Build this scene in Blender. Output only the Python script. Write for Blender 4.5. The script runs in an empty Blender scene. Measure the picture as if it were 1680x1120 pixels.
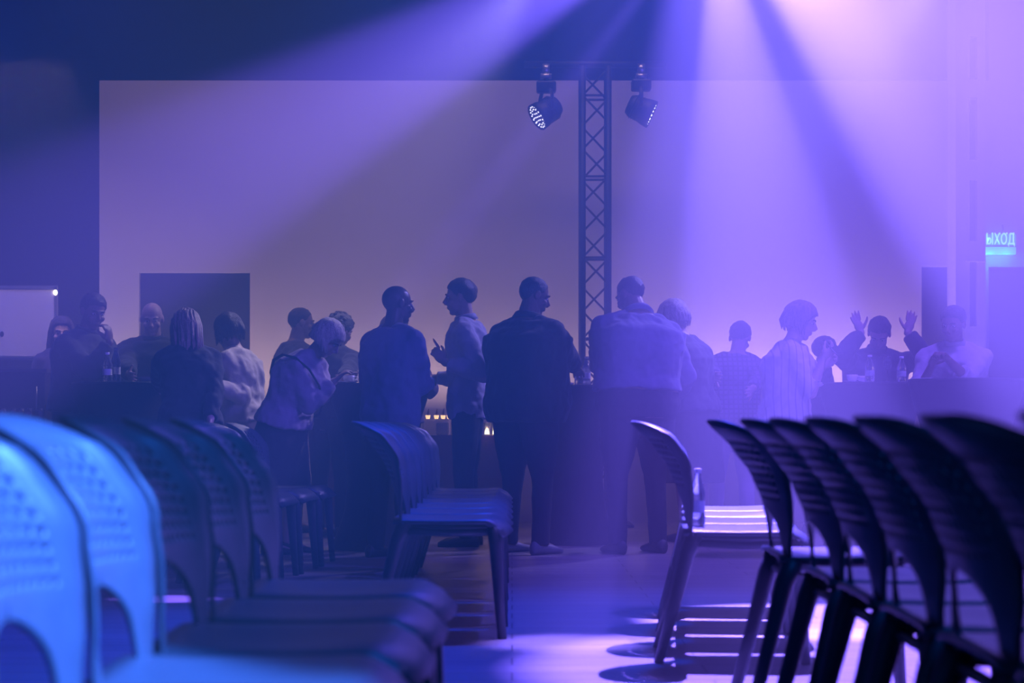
import bpy, math, random
from mathutils import Vector, Matrix, noise
random.seed(11)
sc = bpy.context.scene
COL = sc.collection
PI = math.pi

# ------------------------------------------------------------------ camera
F = 3000.0                      # focal length in pixels of the 1680 frame
CX, HY, CZ = 840.0, 698.0, 0.82 # principal column, horizon row, camera height
cam_d = bpy.data.cameras.new('camera'); cam = bpy.data.objects.new('camera', cam_d); COL.objects.link(cam)
cam_d.sensor_width = 36.0; cam_d.lens = F/1680*36.0
cam_d.shift_y = (HY-560)/1680.0
cam.location = (0, 0, CZ); cam.rotation_euler = (PI/2, 0, 0)
cam_d.dof.use_dof = True; cam_d.dof.focus_distance = 11.8; cam_d.dof.aperture_fstop = 3.4
cam_d.clip_end = 100
sc.camera = cam

# ------------------------------------------------------------------ world: hall air full of stage haze
w = bpy.data.worlds.new('world'); sc.world = w; w.use_nodes = True
nt = w.node_tree; nt.nodes.clear()
wo = nt.nodes.new('ShaderNodeOutputWorld'); bg = nt.nodes.new('ShaderNodeBackground')
bg.inputs[0].default_value = (0.0, 0.01, 0.1, 1); bg.inputs[1].default_value = 0.0
vs = nt.nodes.new('ShaderNodeVolumeScatter')
vs.inputs['Color'].default_value = (1, 1, 1, 1); vs.inputs['Density'].default_value = 0.032
vs.inputs['Anisotropy'].default_value = 0.25
nt.links.new(bg.outputs[0], wo.inputs['Surface']); nt.links.new(vs.outputs[0], wo.inputs['Volume'])

sc.view_settings.view_transform = 'Standard'; sc.view_settings.look = 'None'
sc.view_settings.gamma = 1.0; sc.view_settings.use_curve_mapping = False
sc.view_settings.exposure = 0.0
sc.cycles.use_denoising = True
sc.cycles.max_bounces = 5; sc.cycles.diffuse_bounces = 2; sc.cycles.glossy_bounces = 2
sc.cycles.transmission_bounces = 5; sc.cycles.volume_bounces = 0; sc.cycles.transparent_max_bounces = 8
sc.cycles.caustics_reflective = False; sc.cycles.caustics_refractive = False

# ------------------------------------------------------------------ stage lights and added fill lights
def spot(name, loc, tgt, power, color, deg, blend=0.15, radius=0.03):
    d = bpy.data.lights.new(name, 'SPOT'); d.energy = power; d.color = color
    d.spot_size = math.radians(deg); d.spot_blend = blend; d.shadow_soft_size = radius
    o = bpy.data.objects.new(name, d); COL.objects.link(o); o.location = loc
    o.rotation_euler = (Vector(tgt)-Vector(loc)).to_track_quat('-Z', 'Y').to_euler()
    return o
def area(name, loc, tgt, power, color, sx, sy, spread=180):
    d = bpy.data.lights.new(name, 'AREA'); d.energy = power; d.color = color
    d.shape = 'RECTANGLE'; d.size = sx; d.size_y = sy; d.spread = math.radians(spread)
    o = bpy.data.objects.new(name, d); COL.objects.link(o); o.location = loc
    o.rotation_euler = (Vector(tgt)-Vector(loc)).to_track_quat('-Z', 'Y').to_euler()
    return o
def point(name, loc, power, color, r=0.02):
    d = bpy.data.lights.new(name, 'POINT'); d.energy = power; d.color = color; d.shadow_soft_size = r
    o = bpy.data.objects.new(name, d); COL.objects.link(o); o.location = loc
    return o

VIOLET = (0.19, 0.105, 1.0); BLUE = (0.0, 0.07, 1.0); PALE = (0.23, 0.14, 1.0)
S = Vector((0.93, 8.3, 3.22))          # multi-beam stage fixture above the aisle
def beam(name, ang, width, power, color, back=0.0, blend=0.3, radius=0.03, off=(0, 0, 0)):
    """ang: degrees from straight down, + to the right; back: degrees leaned towards the audience"""
    a = math.radians(ang); b = math.radians(back)
    d = Vector((math.sin(a)*math.cos(b), -math.sin(b), -math.cos(a)*math.cos(b)))
    p = S+Vector(off)
    return spot(name, p, p+d, power, color, width, blend, radius)
beam('beam_wide_left', -64, 21.5, 21000, VIOLET, -14, 0.6)
beam('beam_low_left', -60, 46, 500, (0.14, 0.08, 1.0), -32, 1.0)
beam('haze_fill', 0, 150, 330, (0.09, 0.07, 1.0), 0, 0.9)  # added wide lamp that fills the haze between the beams
beam('beam_narrow_left', -38.5, 6, 7000, VIOLET, -5, 0.6)
beam('beam_centre', 6, 27, 12500, PALE, 10, 0.45, 0.02, (-0.02, 0, 0))
beam('beam_right', 57, 60, 22500, PALE, -5, 0.35, 0.03)
spot('floor_backlight', (1.0, 8.6, 4.3), (1.14, 6.3, 0), 16500, (0.20, 0.12, 1.0), 28.5, 0.45, 0.02)
spot('aisle_fill', (0.62, 7.3, 6.3), (0.20, 6.9, 0), 15000, (0.24, 0.15, 1.0), 6.5, 1.0, 0.05)  # extra lamp added to brighten the floor patch left of the backlight
spot('floor_backlight_right', (2.2, 8.6, 4.3), (2.5, 5.6, 0), 8000, (0.20, 0.11, 1.0), 30, 0.35, 0.02)
spot('blue_wash_left', (-2.4, 9.0, 5.6), (-2.2, 6.3, 0), 1600, (0, 0.055, 1.0), 44, 0.9, 0.2)
spot('blue_wash_centre', (0.4, 9.4, 5.6), (0.3, 6.9, 0), 2200, (0, 0.055, 1.0), 52, 0.9, 0.2)
spot('blue_wash_rear', (-4.6, 13.8, 5.2), (-4.4, 14.2, 0), 650, BLUE, 70, 0.9, 0.2)
spot('violet_wash_right', (3.4, 11.6, 5.6), (3.2, 11.4, 0), 1300, (0.22, 0.10, 1.0), 80, 0.9, 0.2)
spot('blue_chair_key', (3.0, 1.2, 4.2), (-0.66, 2.38, 0.75), 17000, (0.07, 0.22, 1.0), 13.5, 0.35, 0.05)
spot('blue_chair_soft', (2.6, 3.2, 4.6), (-0.55, 4.0, 0.6), 650, (0.005, 0.16, 1.0), 44, 0.6, 0.1)
area('wall_light_warm', (-1.2, 13.9, 5.9), (-1.2, 15.6, 1.0), 21, (1.0, 0.60, 0.70), 6.0, 0.3, 90)
area('wall_light_low', (-1.6, 15.25, 1.02), (-1.6, 15.6, 2.2), 15, (1.0, 0.66, 0.60), 4.6, 0.12, 170)
area('wall_fill_low_right', (2.4, 15.25, 1.02), (2.4, 15.6, 2.2), 16, (1.0, 0.60, 0.66), 3.0, 0.12, 170)  # added lamp that warms the lower right wall
area('whiteboard_fill', (-3.4, 12.9, 3.4), (-3.9, 14.2, 1.6), 8, (1.0, 0.66, 0.58), 0.6, 0.2, 100)  # unseen lamp added to warm the whiteboard
spot('crowd_side_light', (3.4, 14.2, 4.4), (0.3, 12.3, 1.3), 1100, (0.36, 0.28, 1.0), 36, 0.8, 0.1)
spot('crowd_side_light_left', (0.2, 14.4, 4.4), (-1.9, 12.4, 1.3), 620, (0.8, 0.68, 1.0), 40, 0.9, 0.1)

# ------------------------------------------------------------------ helpers
def W(px, py, Y):               # a point seen at that pixel at depth Y
    return Vector(((px-CX)*Y/F, Y, CZ-(py-HY)*Y/F))
def X(px, Y): return (px-CX)*Y/F
def Z(py, Y): return CZ-(py-HY)*Y/F

_M = {}
def mat(name, col, rough=0.6, metal=0.0, var=0.12, scale=8.0, bump=0.0, bscale=30.0, stretch=(1, 1, 1), spec=0.5,
        emit=None, estr=0.0, trans=0.0, sheen=0.0, pattern=None):
    if name in _M: return _M[name]
    m = bpy.data.materials.new(name); m.use_nodes = True; n = m.node_tree; b = n.nodes['Principled BSDF']
    b.inputs['Roughness'].default_value = rough; b.inputs['Metallic'].default_value = metal
    b.inputs['Specular IOR Level'].default_value = spec
    if sheen: b.inputs['Sheen Weight'].default_value = sheen
    if trans: b.inputs['Transmission Weight'].default_value = trans; b.inputs['IOR'].default_value = 1.33
    tc = n.nodes.new('ShaderNodeTexCoord'); mp = n.nodes.new('ShaderNodeMapping')
    mp.inputs['Scale'].default_value = stretch; n.links.new(tc.outputs['Object'], mp.inputs['Vector'])
    nz = n.nodes.new('ShaderNodeTexNoise'); nz.inputs['Scale'].default_value = scale; nz.inputs['Detail'].default_value = 4
    n.links.new(mp.outputs[0], nz.inputs['Vector'])
    cr = n.nodes.new('ShaderNodeValToRGB')
    cr.color_ramp.elements[0].position = 0.3; cr.color_ramp.elements[1].position = 0.7
    cr.color_ramp.elements[0].color = tuple(c*(1-var) for c in col)+(1,)
    cr.color_ramp.elements[1].color = tuple(min(1, c*(1+var)) for c in col)+(1,)
    n.links.new(nz.outputs['Fac'], cr.inputs['Fac'])
    out = cr.outputs['Color']
    if pattern:                                   # woven stripes or checks of the cloth itself
        kind, dark, sc_ = pattern
        def wave(axis):
            wv = n.nodes.new('ShaderNodeTexWave'); wv.bands_direction = axis; wv.inputs['Scale'].default_value = sc_
            wv.inputs['Distortion'].default_value = 0.6; wv.inputs['Detail Scale'].default_value = 0.5
            n.links.new(tc.outputs['Object'], wv.inputs['Vector'])
            r = n.nodes.new('ShaderNodeValToRGB'); r.color_ramp.elements[0].position = 0.02; r.color_ramp.elements[1].position = 0.14 if kind == 'stripe' else 0.5
            n.links.new(wv.outputs['Fac'], r.inputs['Fac']); return r
        fac = wave('X').outputs['Color']
        if kind == 'check':
            mm = n.nodes.new('ShaderNodeMath'); mm.operation = 'MULTIPLY'
            n.links.new(fac, mm.inputs[0]); n.links.new(wave('Z').outputs['Color'], mm.inputs[1]); fac = mm.outputs[0]
        mx = n.nodes.new('ShaderNodeMix'); mx.data_type = 'RGBA'
        mx.inputs['A'].default_value = tuple(dark)+(1,); n.links.new(fac, mx.inputs['Factor']); n.links.new(out, mx.inputs['B'])
        out = mx.outputs['Result']
    n.links.new(out, b.inputs['Base Color'])
    if bump:
        n2 = n.nodes.new('ShaderNodeTexNoise'); n2.inputs['Scale'].default_value = bscale; n2.inputs['Detail'].default_value = 3
        n.links.new(mp.outputs[0], n2.inputs['Vector'])
        bp = n.nodes.new('ShaderNodeBump'); bp.inputs['Strength'].default_value = bump; bp.inputs['Distance'].default_value = 0.02
        n.links.new(n2.outputs['Fac'], bp.inputs['Height']); n.links.new(bp.outputs[0], b.inputs['Normal'])
    if emit:
        b.inputs['Emission Color'].default_value = tuple(emit)+(1,); b.inputs['Emission Strength'].default_value = estr
    _M[name] = m
    return m

class MB:
    def __init__(s): s.v = []; s.f = []
    def add(s, vs, fs):
        n = len(s.v); s.v += [tuple(v) for v in vs]; s.f += [tuple(i+n for i in f) for f in fs]
    def box(s, c, d, M=None):
        c = Vector(c); h = Vector(d)/2
        vs = [Vector((x*h.x, y*h.y, z*h.z)) for x in (-1, 1) for y in (-1, 1) for z in (-1, 1)]
        vs = [(M @ v if M else v)+c for v in vs]
        s.add(vs, [(0, 1, 3, 2), (4, 6, 7, 5), (0, 4, 5, 1), (2, 3, 7, 6), (0, 2, 6, 4), (1, 5, 7, 3)]); return s
    def bbox(s, a, b):
        a = Vector(a); b = Vector(b); return s.box((a+b)/2, b-a)
    def loft(s, rings, cap=True):
        n = len(rings[0]); vs = [p for r in rings for p in r]; fs = []
        for i in range(len(rings)-1):
            for j in range(n):
                a = i*n+j; b = i*n+(j+1) % n
                fs.append((a, b, b+n, a+n))
        if cap:
            fs.append(tuple(range(n-1, -1, -1))); fs.append(tuple(range((len(rings)-1)*n, len(rings)*n)))
        s.add(vs, fs); return s
    def tube(s, pts, rad, seg=10, flat=1.0, side=None, cap=True):
        pts = [Vector(p) for p in pts]
        if not hasattr(rad, '__len__'): rad = [rad]*len(pts)
        rings = []; ref = Vector(side) if side is not None else None
        for i, p in enumerate(pts):
            t = (pts[min(i+1, len(pts)-1)]-pts[max(i-1, 0)])
            if t.length < 1e-9: t = Vector((0, 0, 1))
            t.normalize()
            if ref is None: ref = Vector((1, 0, 0)) if abs(t.x) < 0.8 else Vector((0, 1, 0))
            a = (ref-t*ref.dot(t))
            if a.length < 1e-6: a = t.orthogonal()
            a.normalize(); b = t.cross(a); ref = a
            rings.append([p+(a*math.cos(2*PI*k/seg)+b*math.sin(2*PI*k/seg)*flat)*rad[i] for k in range(seg)])
        return s.loft(rings, cap)
    def lathe(s, prof, c=(0, 0, 0), seg=20, cap=True):
        c = Vector(c)
        rings = [[c+Vector((max(r, 1e-4)*math.cos(2*PI*k/seg), max(r, 1e-4)*math.sin(2*PI*k/seg), z)) for k in range(seg)] for r, z in prof]
        return s.loft(rings, cap)
    def ball(s, c, r, A=None, seg=14, rng=9):
        """ellipsoid: r = radii along the three axes of A (columns)"""
        c = Vector(c); A = A or Matrix.Identity(3)
        if not hasattr(r, '__len__'): r = (r, r, r)
        rings = []
        for i in range(rng+1):
            th = PI*(i+0.0001)/(rng+0.0002)
            th = min(max(th, 0.03), PI-0.03)
            rings.append([c+A @ Vector((r[0]*math.sin(th)*math.cos(2*PI*k/seg), r[1]*math.sin(th)*math.sin(2*PI*k/seg), -r[2]*math.cos(th))) for k in range(seg)])
        return s.loft(rings)
    def build(s, name, m, parent=None, smooth=True, loc=None):
        me = bpy.data.meshes.new(name); me.from_pydata(s.v, [], s.f); me.update()
        if smooth: me.polygons.foreach_set('use_smooth', [True]*len(me.polygons))
        me.materials.append(m)
        o = bpy.data.objects.new(name, me); COL.objects.link(o)
        if parent: o.parent = parent
        if loc: o.location = loc
        return o
def remesh(o, vox, smooth=2, disp=0.0, dsize=0.1, dname='folds'):
    m = o.modifiers.new('fuse', 'REMESH'); m.mode = 'VOXEL'; m.voxel_size = vox; m.use_smooth_shade = True
    if smooth:
        q = o.modifiers.new('soften', 'SMOOTH'); q.factor = 0.5; q.iterations = smooth
    if disp:
        key = '%s_%d' % (dname, int(dsize*1000))
        t = bpy.data.textures.get(key) or bpy.data.textures.new(key, 'CLOUDS')
        t.noise_scale = dsize; t.noise_depth = 1
        q = o.modifiers.new('folds', 'DISPLACE'); q.texture = t; q.strength = disp; q.mid_level = 0.5; q.texture_coords = 'LOCAL'
    return o
def bevel(o, wd=0.004, seg=2):
    b = o.modifiers.new('bevel', 'BEVEL'); b.width = wd; b.segments = seg; b.limit_method = 'ANGLE'; return o
def tag(o, label=None, cat=None, group=None, kind=None):
    if label: o['label'] = label
    if cat: o['category'] = cat
    if group: o['group'] = group
    if kind: o['kind'] = kind
    return o
def empty(name, loc, rz=0.0):
    o = bpy.data.objects.new(name, None); COL.objects.link(o); o.location = loc; o.rotation_euler = (0, 0, rz)
    o.empty_display_size = 0.1; return o
def copy_tree(o, parent=None):
    c = o.copy(); COL.objects.link(c)
    if parent: c.parent = parent
    for ch in list(o.children): copy_tree(ch, c)
    return c

# ------------------------------------------------------------------ materials
m_wall = mat('wall_paint', (0.62, 0.58, 0.56), 0.85, var=0.03, scale=1.5, bump=0.05, bscale=60)
m_dark = mat('dark_wall', (0.022, 0.022, 0.03), 0.9, var=0.15, scale=2, bump=0.1)
m_door = mat('dark_door', (0.018, 0.018, 0.03), 0.7, var=0.1, scale=3)
m_truss = mat('black_truss_metal', (0.02, 0.02, 0.025), 0.5, metal=0.3, var=0.1)
m_shell = mat('chair_plastic', (0.06, 0.075, 0.10), 0.42, var=0.06, scale=20, bump=0.03, bscale=400)
m_leg = mat('chair_leg_plastic', (0.05, 0.055, 0.07), 0.45, var=0.08, scale=20)
m_blackcloth = mat('black_stretch_cloth', (0.012, 0.013, 0.02), 0.8, var=0.2, scale=6, bump=0.25, bscale=9, sheen=0.1)
m_white = mat('white_ceramic', (0.8, 0.8, 0.8), 0.25, var=0.02)
m_whitecloth = mat('white_table_cloth', (0.7, 0.66, 0.62), 0.8, var=0.04, bump=0.2, bscale=6)
m_glass = mat('clear_bottle_plastic', (0.8, 0.85, 0.95), 0.08, var=0.02, trans=0.92)
m_blueglass = mat('blue_tinted_bottle', (0.25, 0.3, 0.8), 0.1, var=0.05, trans=0.85)
m_label = mat('bottle_label', (0.75, 0.75, 0.8), 0.5, var=0.08, scale=60)
m_cap = mat('bottle_cap', (0.8, 0.8, 0.85), 0.4, var=0.03)
m_steel = mat('brushed_steel', (0.5, 0.5, 0.52), 0.35, metal=0.9, var=0.08)

# floor: dark laminate planks with a dull sheen
m_floor = bpy.data.materials.new('laminate_floor'); m_floor.use_nodes = True
n = m_floor.node_tree; b = n.nodes['Principled BSDF']
tc = n.nodes.new('ShaderNodeTexCoord'); br = n.nodes.new('ShaderNodeTexBrick'); nz = n.nodes.new('ShaderNodeTexNoise')
br.inputs['Scale'].default_value = 1.0; br.inputs['Brick Width'].default_value = 1.3; br.inputs['Row Height'].default_value = 0.19
br.inputs['Mortar Size'].default_value = 0.003
br.inputs['Color1'].default_value = (0.40, 0.37, 0.37, 1); br.inputs['Color2'].default_value = (0.33, 0.31, 0.31, 1); br.inputs['Mortar'].default_value = (0.1, 0.09, 0.09, 1)
nz.inputs['Scale'].default_value = 3.0; nz.inputs['Detail'].default_value = 6
mp = n.nodes.new('ShaderNodeMapping'); mp.inputs['Scale'].default_value = (0.6, 6, 1)
mx = n.nodes.new('ShaderNodeMix'); mx.data_type = 'RGBA'; mx.blend_type = 'MULTIPLY'; mx.inputs['Factor'].default_value = 0.5
n.links.new(tc.outputs['Object'], br.inputs['Vector']); n.links.new(tc.outputs['Object'], mp.inputs['Vector']); n.links.new(mp.outputs[0], nz.inputs['Vector'])
n.links.new(br.outputs['Color'], mx.inputs['A']); n.links.new(nz.outputs['Fac'], mx.inputs['B'])
n.links.new(mx.outputs['Result'], b.inputs['Base Color']); b.inputs['Roughness'].default_value = 0.38
bp = n.nodes.new('ShaderNodeBump'); bp.inputs['Strength'].default_value = 0.15; bp.inputs['Distance'].default_value = 0.003
n.links.new(nz.outputs['Fac'], bp.inputs['Height']); n.links.new(bp.outputs[0], b.inputs['Normal'])

# ------------------------------------------------------------------ the setting
YW = 15.6
def struct(o): o['kind'] = 'structure'; return o
struct(MB().bbox((-9, -3, -0.1), (9, 20, 0)).build('floor', m_floor, smooth=False))
struct(MB().bbox((-9, -3, 6.6), (9, 20, 6.7)).build('ceiling', m_dark, smooth=False))
struct(MB().bbox((-9, 19.0, 0), (9, 19.2, 6.6)).build('wall_rear', m_dark, smooth=False))
struct(MB().bbox((-7.2, -3, 0), (-7.0, 19, 6.6)).build('wall_left', m_dark, smooth=False))
struct(MB().bbox((7.0, -3, 0), (7.2, 19, 6.6)).build('wall_right', m_dark, smooth=False))
zt = Z(132, YW)
d1 = (X(228, YW), X(410, YW), Z(447, YW)); d2 = (X(1512, YW), X(1567, YW), Z(437, YW)); d3 = (X(1622, YW), X(1800, YW), Z(438, YW))
wb = MB()
xs = [X(163, YW)]
def wallseg(x0, x1, z0, z1): wb.bbox((x0, YW, z0), (x1, YW+0.15, z1))
wallseg(X(163, YW), d1[0], 0, zt); wallseg(d1[0], d1[1], d1[2], zt); wallseg(d1[1], d2[0], 0, zt)
wallseg(d2[0], d2[1], d2[2], zt); wallseg(d2[1], d3[0], 0, zt); wallseg(d3[0], d3[1], d3[2], 6.5); wallseg(d3[1], 7.0, 0, 6.5)
struct(wb.build('wall_back', m_wall, smooth=False))
def door(name, d, lever):
    o = MB().bbox((d[0], YW+0.06, 0), (d[1], YW+0.11, d[2])).build(name, m_door, smooth=False); struct(o)
    h = MB().tube([(lever, YW+0.055, 1.02), (lever, YW+0.02, 1.02), (lever+0.1, YW+0.02, 1.02)], 0.009, 8)
    h.build('door_handle', m_steel, o)
door('door_1', d1, d1[0]+0.07); door('door_2', (d2[0], d2[1], d2[2]), d2[0]+0.05); door('door_3', d3, d3[0]+0.08)
# boxed pillar with recessed cable slots
px0, px1, YP = 1568, 1617, 15.3
pil = MB(); a, c = X(px0, YP), X(px1, YP); s0, s1 = X(1591, YP), X(1603, YP)
pil.bbox((a, YP+0.06, 0), (c, YW-0.001, 6.4)); pil.bbox((a, YP, 0), (s0, YP+0.06, 6.4)); pil.bbox((s1, YP, 0), (c, YP+0.06, 6.4))
for y0, y1 in ((535, 1000), (395, 427), (262, 295), (130, 160), (-400, 60)):
    pil.bbox((s0, YP+0.002, max(0, Z(y1, YP))), (s1, YP+0.06, min(6.4, Z(y0, YP))))
struct(pil.build('wall_pillar', m_wall, smooth=False))
struct(MB().bbox((X(1584, YP), YP-0.03, Z(429.5, YP)), (X(1616, YP), YP-0.001, Z(427, YP))).build('trim_1', m_wall, smooth=False))
struct(MB().bbox((s0, YP+0.05, Z(535, YP)), (s1, YP+0.058, 6.3)).build('trim_2', m_dark, smooth=False))

# exit sign (acrylic panel with letters above a cyan band whose glow is put in as emission)
def exit_sign():
    Y = YW-0.09; t = empty('exit_sign', (X(1640, Y), YW, 0))
    tag(t, 'glowing cyan ВЫХОД exit sign on the wall right of the pillar', 'exit sign')
    def L(px, py, dy=0.0): return Vector((X(px, Y)-t.location.x, Y-YW+dy, Z(py, Y)))
    m_ac = mat('cyan_lit_acrylic', (0.05, 0.4, 0.5), 0.3, emit=(0.0, 0.32, 0.85), estr=0.6)
    m_lt = mat('sign_letters', (0.5, 0.9, 0.9), 0.4, emit=(0.28, 1.0, 0.92), estr=0.9)
    m_df = mat('sign_glow_band', (0.3, 0.7, 0.8), 0.4, emit=(0.03, 0.60, 0.85), estr=0.6)
    MB().bbox(L(1607, 403, 0.0), L(1667, 384, 0.012)).build('sign_panel', m_ac, t, False)
    bevel(MB().bbox(L(1606, 405, -0.01), L(1668, 402.5, 0.085)).build('sign_housing', mat('sign_housing', (0.1, 0.4, 0.5), 0.5), t, False))
    bevel(MB().bbox(L(1607, 417, 0.0), L(1667, 405, 0.085)).build('glow_band', m_df, t, False))
    for px in (1629, 1641, 1653, 1664):
        MB().tube([L(px, 386, 0.02), L(px, 381, 0.02)], 0.006, 8).build('clip', m_lt, t)
    MB().tube([L(1648, 381, 0.03), L(1648, 368, 0.06)], 0.008, 8).build('bracket', m_steel, t)
    cu = bpy.data.curves.new('letters', 'FONT'); cu.body = 'ВЫХОД'; cu.size = 0.125; cu.extrude = 0.004; cu.space_character = 1.08
    cu.align_x = 'CENTER'; cu.align_y = 'CENTER'; cu.offset = 0.0
    o = bpy.data.objects.new('tmp', cu); COL.objects.link(o)
    dg = bpy.context.evaluated_depsgraph_get(); me = bpy.data.meshes.new_from_object(o.evaluated_get(dg)); bpy.data.objects.remove(o)
    me.materials.clear(); me.materials.append(m_lt)
    wdt = max(v.co.x for v in me.vertices)-min(v.co.x for v in me.vertices)
    for v in me.vertices: v.co.x *= (56*Y/F)/wdt; v.co.y *= 1.05
    q = bpy.data.objects.new('letters', me); COL.objects.link(q); q.parent = t
    q.rotation_euler = (PI/2, 0, 0); q.location = L(1636, 393, -0.006)
    for px in (1622, 1650): point('exit_sign_glow', t.location+L(px, 423, -0.04), 0.5, (0.0, 0.5, 1.0), 0.02)
exit_sign()

# ------------------------------------------------------------------ truss tower with crossbar and two LED heads
YT = 15.0
def truss():
    sc_ = F/YT; x0, x1 = X(955, YT), X(997, YT); xm = (x0+x1)/2; hw = (x1-x0)/2
    t = empty('truss_tower', (xm, YT, 0)); tag(t, 'black lattice truss tower with crossbar standing before the white wall', 'truss')
    top = Z(112, YT); m = MB()
    for sx in (-1, 1):
        for sy in (-1, 1): 
            q = MB().tube([(sx*hw, sy*hw, 0.02), (sx*hw, sy*hw, top)], 0.026, 12); q.build('chord', m_truss, t)
    step = 44.0*YT/F; z = Z(424, YT)-9*step
    seg = 0
    zs = []
    while z < top:
        zs.append(z); z += step
    face_ = {(a, b_): MB() for a in 'xy' for b_ in (-1, 1)}
    for i, z in enumerate(zs[:-1]):
        s = 1 if i % 2 else -1
        if z < 0.03: z0 = 0.03
        else: z0 = z
        for sy, k in ((-1, 1), (1, -1)):
            face_['x', sy].tube([(-s*k*hw, sy*hw, z0), (s*k*hw, sy*hw, z+step)], 0.0085, 6)
            face_['y', sy].tube([(sy*hw, -s*k*hw, z0), (sy*hw, s*k*hw, z+step)], 0.0085, 6)
        if i % 3 == 0:
            for sy in (-1, 1):
                face_['x', sy].tube([(-hw, sy*hw, z+0.0), (hw, sy*hw, z+0.0)], 0.010, 6); face_['y', sy].tube([(sy*hw, -hw, z), (sy*hw, hw, z)], 0.010, 6)
    for q in face_.values(): q.build('lacing', m_truss, t)
    MB().box((0, 0, 0.01), (0.6, 0.6, 0.02)).build('base_plate', m_truss, t, False)
    MB().tube([(X(860, YT)-xm, 0, top+0.03), (X(1092, YT)-xm, 0, top+0.03)], 0.03, 12).build('crossbar', m_truss, t)
    return xm, top
xm, ztop = truss()
def led_head(px, py, tilt, yaw, label, glint):
    """px,py: centre of the can; tilt: lens direction in the picture plane (deg from +x); yaw: turned to the viewer"""
    Y = YT-0.02; c = W(px, py, Y); t = empty('led_par_light', (c.x, Y, c.z)); tag(t, label, 'stage light', 'stage lights hanging from the crossbar')
    a = math.radians(tilt); b = math.radians(yaw)
    d = Vector((math.cos(a)*math.cos(b), -math.sin(b), math.sin(a)*math.cos(b))).normalized()
    Rm = d.to_track_quat('Z', 'Y').to_matrix(); m_can = mat('matt_black_can', (0.02, 0.02, 0.03), 0.5)
    q = MB(); q.lathe([(0.02, -0.12), (0.075, -0.115), (0.095, -0.08), (0.10, 0.0), (0.112, 0.05), (0.116, 0.10), (0.105, 0.10), (0.104, 0.085)], seg=28)
    for k in range(5): q.lathe([(0.10, -0.07+k*0.018), (0.106, -0.066+k*0.018), (0.10, -0.062+k*0.018)], seg=28, cap=False)
    q.v = [tuple(Rm @ Vector(v)) for v in q.v]; q.build('can', m_can, t)
    q = MB(); q.lathe([(0.001, 0.088), (0.103, 0.088)], seg=28, cap=False); q.v = [tuple(Rm @ Vector(v)) for v in q.v]
    q.build('lens_plate', mat('lens_plate', (0.02, 0.02, 0.03), 0.25), t)
    q = MB(); pts = [(0, 0)]+[(0.035*math.cos(k*PI/3), 0.035*math.sin(k*PI/3)) for k in range(6)]+[(0.07*math.cos(k*PI/6), 0.07*math.sin(k*PI/6)) for k in range(12)]+[(0.094*math.cos(k*PI/9+.1), 0.094*math.sin(k*PI/9+.1)) for k in range(18)]
    for x, y in pts: q.ball((x, y, 0.09), (0.0065, 0.0065, 0.005), seg=8, rng=5)
    q.v = [tuple(Rm @ Vector(v)) for v in q.v]
    q.build('led_emitters', mat('led_emitter', (0.8, 0.8, 0.9), 0.3, emit=(0.85, 0.8, 1.0), estr=2.2), t)
    # yoke + clamp
    s = d.cross(Vector((0, 0, 1))).normalized(); up = Z(118, Y)-c.z-0.06
    q = MB(); pts = [s*0.125, s*0.125+Vector((0, 0, 0.12)), s*0.09+Vector((0, 0, 0.17)), -s*0.09+Vector((0, 0, 0.17)), -s*0.125+Vector((0, 0, 0.12)), -s*0.125]
    q.tube(pts, 0.016, 8, flat=0.5); q.build('yoke', m_can, t)
    q = MB(); q.box((0, 0, 0.2), (0.16, 0.12, 0.09)); bevel(q.build('driver_box', m_can, t, False), 0.015)
    q = MB(); q.tube([(0, 0, 0.22), (0, 0, up+0.05)], 0.02, 10); q.build('clamp_stem', m_can, t)
    q = MB(); q.tube([(-0.03, 0, up+0.08), (0.03, 0, up+0.08)], 0.048, 14); q.box((0.0, -0.03, up+0.02), (0.09, 0.05, 0.035))
    q.build('clamp', m_steel, t)
led_head(896, 183, 215, 18, 'black LED stage light left of the truss tower, lens turned down left', 0)
led_head(1052, 180, -25, 4, 'black LED stage light right of the truss tower, lens turned to the right', 1)

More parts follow.
